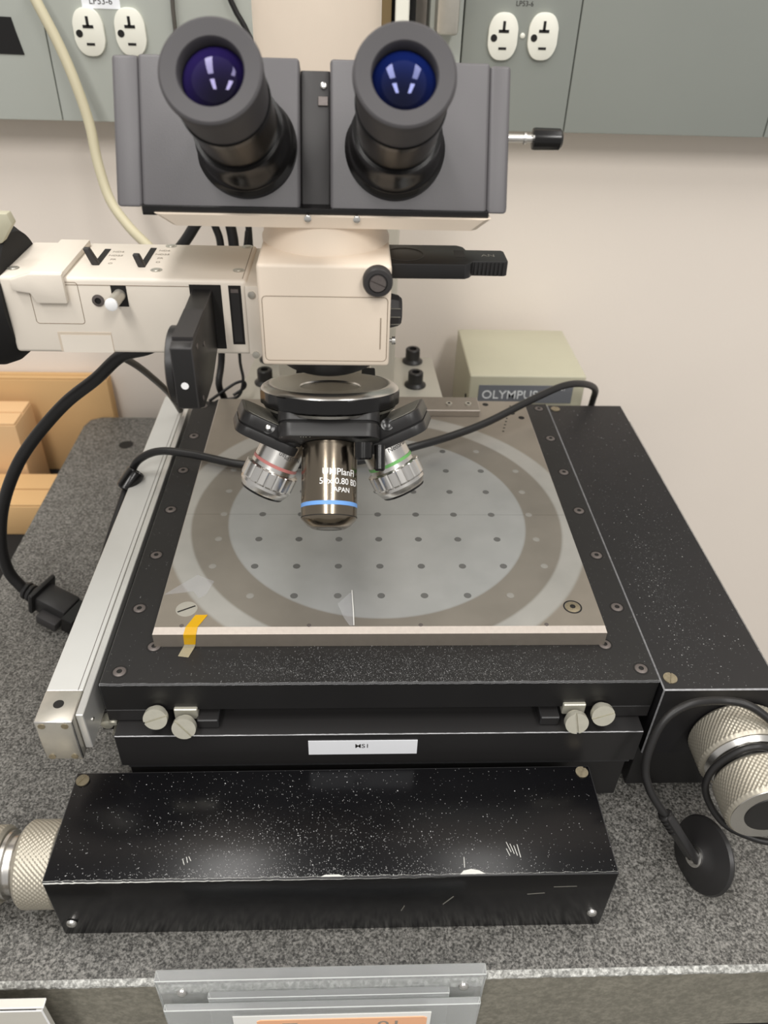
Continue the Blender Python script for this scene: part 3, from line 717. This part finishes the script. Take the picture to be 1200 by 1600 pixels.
ocular((1, 62.9, 361.2), (0, -cz, sn), 'lensB', 'right').__setitem__('label', 'right eyepiece with blue lens reflections')
# photo tube behind the head
link('photo_tube', lathe([(36, 350), (36, 360), (33.5, 362), (33.5, 470)], (-36.5, 165, 0), (0, 0, 1), 72), 'beige', mic)
# horizontal illuminator arm
arm = link('illuminator_arm', box(-191, -70, 64, 118, 259.5, 299.3, 2, 3), ['beige_l', 'beige_l'], mic)
link('arm_collar', box(-71, -61, 60, 118, 261, 298, 1.2, 2), ['beige_l', 'beige_l'], mic)
for (x, y) in ((-116.5, 76.5), (-75.5, 78), (-116, 114), (-75, 115), (-187, 76)):
    link('lid_screw', lathe([(3, -.3), (3, .15), (1.9, .2), (1.7, .5)], (x, y, 299.3), n=18), 'steelr', arm)
link('lid_seam', box(-72.4, -72.1, 66, 117, 299.2, 299.45), 'line', arm)
link('arm_seam', box(-160, -93, 63.85, 64.1, 295.6, 295.9), 'line', arm)
for q in ((-71.5, 296.5), (-71.6, 264.5)):
    link('arm_screw', lathe([(1.9, 0), (1.9, .5), (1, .7)], (q[0]+4, 60, q[1]-3), (0, -1, 0), 16), 'steelr', arm)
# side flap with clip
groove(-177, -153, 275.5, 297, 63.98, arm, 1.5)
cl = prism([(60.8, 291.5), (60.8, 300.5), (63, 302.4), (113, 302.4), (113, 299.3), (64, 299.3), (64, 291.5)], 'x', -174, -158.5, .7)
cl = link('clip_flap', cl, ['beige_l', 'beige_l'], arm)
link('clip_lip', prism([(-184, 293.5), (-184, 299), (-174, 302), (-158.4, 302), (-158.4, 287.2), (-173.5, 287.2), (-175.5, 292.2)], 'y', 60.5, 63.9, .8), ['beige_l', 'beige_l'], arm)
link('slot_recess', box(-168, -141, 63.8, 64.2, 260.5, 271), 'recess', arm)
link('slot_recess_floor', box(-166.8, -141.3, 63.7, 64.1, 260, 269.6), 'beige_l', arm)
# filter levers on the lid
for i, (x, y0, y1) in enumerate(((-148, 82, 107), (-124.5, 80, 110))):
    b = box(x-1.6, x+1.6, y0, y1, 299.2, 299.5); xf(b, Matrix.Translation((x, y0, 0)) @ Matrix.Rotation(0, 4, 'Z') @ Matrix.Translation((-x, -y0, 0)))
    link('lever_slot', b, 'slot', arm)
    link('filter_lever', prism([(x-5.2, 307.5), (x-2.2, 307.5), (x+1.6, 299.3), (x-2.2, 299.3)] if i == 0 else [(x-4, 305.5), (x-.9, 305.5), (x+1.6, 299.3), (x-2, 299.3)], 'y', y0, y0+3.6, .5), ['headd', 'headd'], arm)
    t = None
    for k in range(4): t = text_bm(('ND6', 'ND25', 'FR', 'O')[k], 2.1, (1, 0, 0), (0, 1, 0), (x+6.5, y1-4-k*6, 299.35), .05) if t is None else merge(t, text_bm(('ND6', 'ND25', 'FR', 'O')[k], 2.1, (1, 0, 0), (0, 1, 0), (x+6.5, y1-4-k*6, 299.35), .05))
    link('scale_lettering', t, 'greyink', arm)
link('pin_slot', box(-137, -129.5, 63.8, 64.2, 285, 295.8), 'slot', arm)
link('white_pin', lathe([(3, 0), (3, 13)], (-133.2, 64, 291), (-.05, -1, .02), 24), 'steelr', arm)
link('pin_cap', lathe([(3.1, 13), (3.1, 14), (2.4, 14.4)], (-133.2, 64, 291), (-.05, -1, .02), 24), 'white', arm)
link('hex_screw', lathe([(3, 0), (3, .6), (1.6, .8), (1.5, .1)], (-144.2, 64, 288), (0, -1, 0), 20, mi=[0, 0, 1]), ['screw', 'slot'], arm)
link('polariser_slot', box(-98.5, -83, 63.7, 64.3, 263, 296.8), 'slot', arm)
link('aperture_slot', box(-79.3, -73.2, 63.7, 64.3, 265.5, 296.6), 'slot', arm)
link('aperture_slide', box(-78.3, -74.2, 63.2, 64.3, 267, 294), 'blacks', arm)
link('aperture_tab', box(-78.2, -74.4, 62.9, 64.3, 293.2, 295), 'screw', arm)
# polariser slider: black slab pointing at the viewer
ps = prism([(66, 294.5), (6, 292.8), (2, 291.5), (1.5, 262), (14, 256), (40, 256), (64, 264)], 'x', -97.3, -87.4, .6)
ps = link('polariser_slider', ps, ['black', 'headd'], mic)
link('slider_wheel', lathe([(18, 0), (18, 3), (17, 3.6)], (-98, 22, 274), (-1, 0, 0), 48), 'blacks', ps)
link('white_dot', lathe([(1.7, 0), (1.7, .3)], (-92.6, 1.8, 273.5), (0, -1, 0), 20), 'white', ps)
link('slider_top', box(-97, -87.8, 8, 40, 292.7, 294.1), 'headd', ps)
for q in ((12, 288), (28, 282), (12, 262)): link('slider_screw', lathe([(1.3, 0), (1.3, .3)], (-87.3, q[0], q[1]), (1, 0, 0), 12), 'screw', ps)
# lamp house coupling at the left end
link('lamp_coupling', lathe([(30, 0), (32, 3), (36, 8), (38, 14), (38, 26), (42, 28), (42, 40)], (-190, 90, 282), (-1, 0, 0), 72), 'blackm', mic)
link('lamp_house_plate', prism([(-230, 325), (-184.5, 325), (-183, 320), (-190, 311), (-230, 300)], 'y', 78, 84, .5), ['psu', 'psu'], mic)
link('lamp_house', box(-330, -232, 50, 140, 235, 345, 4, 2), ['blackm', 'black'], mic)

# revolving nosepiece: turret axis leans 17 degrees, objectives splay from it
AP = Vector((-30, 77, 242)); ta, ha = math.radians(17), math.radians(28)
TA = Vector((0, -math.sin(ta), -math.cos(ta))); TF = Vector((0, -math.cos(ta), math.sin(ta)))
np_ = link('nosepiece', lathe([(16, 8), (17, 6), (24, 5.6), (31, 4.4), (33, 4), (35, 4.2), (37.6, 5.8), (38.2, 6.8)], AP, TA, 72), 'steel', mic)
link('knurled_rim', lathe([(38.2, 6.8), (38.6, 7.4), (38.6, 14), (37, 15), (34, 15.4)], AP, TA, 72, fn=lambda a, k, r, h: r - (.7 if (k in (1, 2) and math.cos(a*18) > .93) else 0)), 'gloss', np_, sharp=20)
link('trim_ring', lathe([(37, 15.4), (36.2, 17), (33, 17.6)], AP, TA, 72), 'steel', np_)
link('turret_cone', lathe([(35, 17.5), (33.5, 21), (24, 36), (14, 40)], AP, TA, 10), 'black', np_, sharp=15)
for x in (-51, -12): link('dovetail_block', box(x, x+8, 98, 114, 222, 228.5, .6), ['blackm', 'blackm'], np_)
def sockpad(base, d, wid, dep, lab=True, tilt=None, th=1.0):
    """rounded pad square to an objective's axis, with worn grey upper face and a groove"""
    F = frame(base, d, tilt)
    def R(hw, hd, r=7):
        P = []
        for cx, cy, a0 in ((hw-r, hd-r, 0), (-hw+r, hd-r, 90), (-hw+r, -hd+r, 180), (hw-r, -hd+r, 270)):
            for k in range(6):
                a = math.radians(a0+18*k); P.append((cx+r*math.cos(a), cy+r*math.sin(a)))
        return P
    b = prism(R(wid/2, dep/2), 'z', 0, 6.5*th, .7); xf(b, F)
    o = link('objective_seat', b, ['blacks', 'blacks'], np_)
    b = prism(R(wid/2-.8, dep/2-.8, 6.5), 'z', 6.4*th, 7.2*th); xf(b, F); link('seat_groove', b, 'blackm', o)
    b = prism(R(wid/2-.2, dep/2-.2, 7), 'z', 7.15*th, 12.5*th, .7); xf(b, F); link('seat_lower', b, ['blacks', 'blacks'], o)
    b = prism(R(wid/2-2, dep/2-2, 6), 'z', -.35, .05); xf(b, F); link('worn_top', b, 'headd' if not lab else 'worn', o)
    return o
dF = Vector((0, -.707, -.707))
sockpad(AP+dF*22, dF, 54, 42, False, None, 1.45)
link('seat_lettering', text_bm('- - -  -', 1.6, (1, 0, 0), (0, .3, 1), AP+dF*37+Vector((-12, -16.5, 12)), .1), 'worn', np_)
def objective(tip, d, L0, rad, kind):
    tip = Vector(tip); d = Vector(d).normalized(); top = tip-d*L0
    if kind == 'front':
        o = link('objective', lathe([(rad-.6, 0), (rad, .6), (rad, L0-6), (rad-.3, L0-5), (rad-3.5, L0-1.6), (rad-6, L0-.2), (rad-8.2, L0)], top, d, 96), 'barrel', mic)
        o['label'] = 'gunmetal objective with a blue band'
        link('blue_band', lathe([(rad, L0-13.3), (rad+.1, L0-13.2), (rad+.1, L0-11.2), (rad, L0-11.1)], top, d, 96, caps=False), 'blueband', o)
        link('seam', lathe([(rad, L0-6.2), (rad+.08, L0-6.1), (rad+.08, L0-5.8), (rad, L0-5.7)], top, d, 96, caps=False), 'slot', o)
        link('front_lens', lathe([(rad-8.3, L0-.5), (rad-8.3, L0+.1), (rad-9, L0-.4)], top, d, 48), 'slot', o)
        up = -d; rt = Vector((1, 0, 0)); nr = rt.cross(up); a0 = .38
        for s, sz, off, ang in (('UMPlanFl', 3.6, 17.5, .42), ('50x/0.80 BD', 3.3, 22.5, .46), ('JAPAN', 2.6, 27, .46)):
            rd = nr*math.cos(ang)+rt*math.sin(ang); tn = rt*math.cos(ang)-nr*math.sin(ang)
            pos = top+d*off+rd*rad
            link('barrel_lettering', text_bm(s, sz, tn, up, pos, .08, wrap=(top, d, rad)), 'white', o)
        return o
    band = 'greenband' if kind == 'right' else 'redband'
    def fl(a, k, r, h): return r - (.55 if (3 <= k <= 6 and math.cos(a*20) > .72) else 0)
    K = L0
    o = link('objective', lathe([(rad-3, 0), (rad-2.6, K-17), (rad-2.4, K-14.6), (rad-.3, K-14), (rad, K-13.6), (rad, K-6), (rad-.3, K-5.4), (rad-.8, K-5), (rad-.8, K-3.4), (rad-2.2, K-.6), (rad-2.8, K)], top, d, 120, fn=fl), 'steel', mic, sharp=20)
    o['label'] = 'silver objective with a green band' if kind == 'right' else 'silver objective with a pale red band'
    link('colour_band', lathe([(rad-2.5, K-18.5), (rad-2.35, K-18.4), (rad-2.35, K-16.8), (rad-2.5, K-16.7)], top, d, 96, caps=False), band, o)
    link('tip_ring', lathe([(rad-2.6, K-.2), (rad-3, K+1), (rad-6, K+1.4)], top, d, 60), 'gloss', o)
    up = d if kind == 'left' else -d
    vw = (Vector((-18, -312, 437))-tip); nr = (vw-d*vw.dot(d)).normalized(); rt = up.cross(nr)*1
    ang = .55 if kind == 'left' else .7
    rd = nr*math.cos(ang)+rt*math.sin(ang)*(-1 if kind == 'left' else 1); tn = rt*math.cos(ang)-nr*math.sin(ang)*(-1 if kind == 'left' else 1)
    s = 'NeoSPlan'
    link('barrel_lettering', text_bm(s, 2.6, tn, up, top+d*(K-25)+rd*(rad-2.8), .08, wrap=(top, d, rad-2.8)), 'ink', o)
    return o
objective(AP+dF*86, dF, 46, 15.1, 'front')
dR = Vector((.44, -.36, -.82)).normalized(); dL = Vector((-.44, -.36, -.82)).normalized()
tR = Vector((11.2, 45.2, 187.4)); tL = Vector((-67.9, 44.9, 186.3))
objective(tR, dR, 36, 15.2, 'right'); objective(tL, dL, 36, 15.2, 'left')
sockpad(tR-dR*44+Vector((12, 5, -1.5)), dR, 42, 37, True, (0, 1, 0)); sockpad(tL-dL*44+Vector((-13, 5, -1.5)), dL, 42, 37, True, (0, 1, 0))
for p, d_, r, h in (((-12, 34, 225), (0, -.5, -.85), 5, 9), ((-3.2, 35.5, 222), (0, -.62, -.78), 2.9, 13.5), ((-66, 50, 207), (-.15, -.3, -.95), 3.4, 13)):
    link('stop_pin', lathe([(r, 0), (r, h-1), (r-.8, h)], p, d_, 28), 'gloss', np_)
for p in ((-62, 46, 226), (1, 47, 228)):
    link('centring_screw', lathe([(3.4, 0), (3.4, .8), (2.2, 1), (1.6, 1.2)], p, (0, -.7, .6), 20), 'gloss', np_)
link('set_screw', lathe([(1.3, 0), (1.3, 1.2), (.8, 1.4)], (-62.2, 45, 226.8), (0, -.7, .6), 16), 'steel', np_)

# ------------------------------------------------------------ cables
def cable(name, P, r, m, label, n=12):
    return tag(link(name, tube(P, r, n), m), label, 'cable')
pc = thing('power_cord', 'thick black power cord looping from the microscope lamp down to a plug on granite', 'cable', (-250, 130, 0))
link('cord', tube([(-100, 185, 250), (-130.7, 180, 232), (-150.7, 175, 213), (-172.2, 172, 206.7), (-191, 168, 191.4), (-214.5, 163, 174.3), (-240.3, 157, 148.1), (-256.5, 152, 125.7), (-271.8, 150, 95), (-280.3, 148, 63.6), (-281, 146.5, 38), (-273.5, 145, 21)], 4.3, 16), 'cable', pc)
cF = frame((-273.5, 145, 21), (.84, -.34, -.24), (0, 0, 1))      # plug frame: z runs along the plug
for k in range(3): link('strain_relief', xf(lathe([(6.5, 2+4*k), (7, 3+4*k), (7, 4.6+4*k), (6.3, 5.2+4*k)], n=24), cF), 'cable', pc)
link('plug_flange', xf(box(-7.5, 12.5, -16, 12, 13.5, 17.5, 1.5, 2), cF), ['cable', 'cable'], pc)
link('plug_body', xf(box(-6.5, 9, -11, 9, 17, 44, 2, 2), cF), ['blacks', 'blacks'], pc)
link('plug_grip', xf(box(-8, 1, 4, 17, 24, 42, 2, 2), cF), ['headd', 'headd'], pc)
link('plug_socket', xf(box(-7, 8, -9.5, 13, 44, 54, .6), cF), ['gloss', 'gloss'], pc)
link('plug_pin', xf(lathe([(1.6, 0), (1.6, 12)], (-2, 11, 44), (0, 0, 1), 16), cF), 'steel', pc)
cable('network_cable', [(-268.4, 415, 402.2), (-260.7, 410, 387.1), (-249.2, 405, 361.4), (-240.3, 400, 335.6), (-233.5, 395, 306.3), (-230.3, 388, 278.4), (-222.6, 378, 251.9), (-208.4, 365, 235.9), (-192.3, 350, 225.9), (-171.3, 330, 215.8), (-131.2, 300, 205.9)], 4.2, 'cableb', 'thick beige cable hanging in front of the left raceway panel')
cable('thin_cable', [(-158.5, 425, 440), (-159.8, 425, 400.5), (-160.7, 425, 379.3), (-160, 425, 340), (-152, 400, 290), (-150, 380, 250)], 1.7, 'cableg', 'thin grey green cable seen above the left eyecup')
cable('thin_cable', [(-119, 421, 440), (-115.8, 420, 401.9), (-111, 420, 387.3), (-103.6, 420, 374.5), (-94, 420, 350), (-90, 410, 300)], 2.2, 'cable', 'thin dark cable running down beside the photo tube behind left eyepiece')
cable('hanging_cable', [(-112, 300, 330), (-123.5, 300, 279.9), (-141.2, 300, 251.3), (-155.7, 300, 233.9), (-175, 300, 216)], 4.2, 'cable', 'slanting thick black cable between head and illuminator arm')
cable('hanging_cable', [(-128.7, 310, 330), (-126.7, 310, 263.2), (-122, 310, 236.2), (-126.9, 310, 185.9), (-130.8, 310, 139.5), (-133.6, 300, 120), (-131, 304, 104)], 3.0, 'cable', 'vertical black cable passing behind the arm beside the black polariser slider')
cable('hanging_cable', [(-115, 312, 330), (-114, 312, 263.4), (-112, 312, 236.4), (-114, 312, 200)], 4.2, 'cable', 'thickest vertical black cable in the gap under the head')
cable('hanging_cable', [(-104.6, 315, 330), (-100.2, 315, 263.7), (-99.6, 315, 236.6), (-101, 315, 190)], 2.6, 'cable', 'black cable nearest the beige neck under the head')
cable('looped_wire', [(-100, 305, 250), (-111.5, 310, 186), (-115, 310, 140), (-113, 305, 122), (-118, 300, 108), (-134, 298, 105), (-140, 292, 103.6)], 1.3, 'cable', 'thin black wire hanging behind the polariser slider to stage corner')
cable('looped_wire', [(-141, 288, 109.8), (-130, 298, 114), (-120, 303, 119), (-113, 305, 120), (-112, 304, 115), (-122, 300, 109)], 1.3, 'cable', 'small loop of thin black wire at the back left stage corner')
tag(link('green_tag', prism([(-112, 150), (-99, 150), (-101, 138), (-105, 122), (-109, 134)], 'y', 402, 405, .3), ['green', 'green']), 'bright green tag hanging behind the microscope body', 'tag')
cable('sensor_cable', [(-184, 200, 200), (-183.4, 202, 193.3), (-175.6, 215, 178.1), (-171.1, 235, 157.6), (-167.1, 255, 135.9), (-164.5, 264, 122), (-164, 275, 107.5)], 2.6, 'cableg', 'dark grey cable running from the arm to the scale bar top')
sh = thing('scale_cable', 'black cable crossing the stage from scale bar to the power supply', 'cable', (-184, 180, 100))
link('cord', tube([(-199.2, 100, 52), (-197, 120, 68.6), (-193, 140, 82.2), (-187.5, 165, 97), (-184, 180, 107.4), (-176.5, 183, 117.5), (-160.7, 183, 124.4), (-136.2, 178, 125), (-97, 165, 124.7), (-55.2, 165, 124.9), (-12.8, 170, 125.2), (25.4, 178, 131.7), (56.1, 195, 131.3), (88.2, 215, 132.6), (128.7, 245, 136.7), (160.6, 270, 136.9), (184.5, 290, 128.6), (202.4, 310, 113.3), (206.8, 322, 94), (207, 330, 60)], 3.0, 14), 'cable', sh)
b = lathe([(6, 0), (7, 1.2), (7, 15), (6.4, 16.5), (5.6, 16.6), (5.2, 15.5), (3.4, 15.5)], (-187.5, 168, 100), (.55, .5, .67), 32); link('strain_relief', b, 'gloss', sh)
# grounding cord with rubber disc
gp = thing('grounding_cord', 'black grounding cord looped round the right knob ending in a rubber disc on granite', 'grounding cord', (172, -80, 0))
link('cord', tube([(214, -52, 99), (200, -44, 106), (186.2, -40, 106), (166.2, -43, 107), (152.2, -48, 100), (145.5, -55, 84.5), (144.6, -60, 71.4), (148, -65.5, 61.3), (153, -69.5, 54), (157.5, -72.5, 48.5)], 2.3, 14), 'cable', gp)
link('knob_loop', tube([(228, -61, 90), (211.6, -62, 91.8), (200, -62, 95), (190, -62, 90.5), (180.6, -63, 78.5), (177.8, -66, 65.5), (183.5, -70, 52), (192, -76, 43.5), (202.5, -82, 42), (213.2, -86, 42.5), (228, -88, 46)], 2.0, 12, 6), 'cable', gp)
dd_ = Vector((178.5, -81, 20.5)); dn = Vector((-.94, -.22, .28)).normalized()
a0 = Vector((157.5, -72.5, 48.5)); ax = (dd_+dn*2-a0).normalized()
for k in range(5): link('strain_relief', lathe([(3.2, 0), (4.1, .8), (4.1, 1.8), (3.2, 2.4)], a0+ax*(k*2.9-1), ax, 20), 'cable', gp)
F = frame(a0+ax*12, ax, dn)
link('terminal_body', xf(box(-2.6, 2.4, -5, 5, -13, (dd_-a0).length-10, 1.6, 2), F), ['blacks', 'blacks'], gp)
link('rubber_disc', lathe([(21.5, -8), (22, -6.8), (21, -5), (13, -2.8), (7, -1), (6, 0)], dd_, dn, 64), 'blacks', gp)
link('disc_hub', lathe([(9, -15), (10, -14), (10, -6)], dd_, dn, 40), 'gloss', gp)
link('snap_stud', lathe([(6.2, -.6), (6.2, 1.2), (5, 1.8), (4, 1.9), (3.6, 3.4), (3, 3.8), (2, 3.8), (1.6, 3)], dd_, dn, 36), 'steel', gp)

# ------------------------------------------------------------ acrylic sign holder on the front face of the slab
sg = thing('sign_holder', 'clear acrylic sign holder with an orange label on the slab front', 'sign holder', (-32, -140, -70))
link('back_sheet', box(-116, 51.5, -139.5, -133.8, -70, 16, .4), ['acrylic', 'acredge'], sg)
link('front_sheet', box(-112, 49, -147, -143.5, -70, .5, .4), ['acrylic', 'acredge'], sg)
link('inner_sheet', box(-90, 33, -143.2, -139.8, -70, 4.5, .3), ['acrylic', 'acredge'], sg)
for x in (-103.5, 40.5):
    link('sheet_screw', lathe([(2.8, 0), (2.6, 1), (1.6, 1.8), (.6, 2)], (x, -139.5, 3.5), (0, -1, 0), 24), 'steel', sg)
link('paper_insert', box(-78, 24, -147.5, -147.1, -70, -7), 'paper', sg)
lbl = prism([(-66, -40), (22, -40), (22, -13), (20, -11.5), (-64, -11.5), (-66, -13)], 'y', -147.9, -147.5)
link('orange_label', lbl, 'orange', sg)
link('label_lettering', text_bm('Z-scope-01', 9.5, (1, 0, 0), (0, 0, 1), (-22, -147.9, -20.5), .15), 'greyink', sg)
# white metal bracket at bottom left
wb = thing('control_box', 'white metal control panel with a folded top flange at the front left of slab', 'panel', (-200, -160, -70))
link('case', box(-290, -169, -149, -145.2, -70, 10, .6), ['whitemetal', 'white'], wb)
link('mounting_block', box(-280, -200, -145.4, -133.2, -60, -15, .5), ['blackm', 'blackm'], wb)
link('top_flange', box(-290, -167, -149.5, -145, 13.6, 15, .3), ['whitemetal', 'white'], wb)
link('flange_gap', box(-289, -172, -148.5, -145.5, 9.5, 13.7), 'slot', wb)
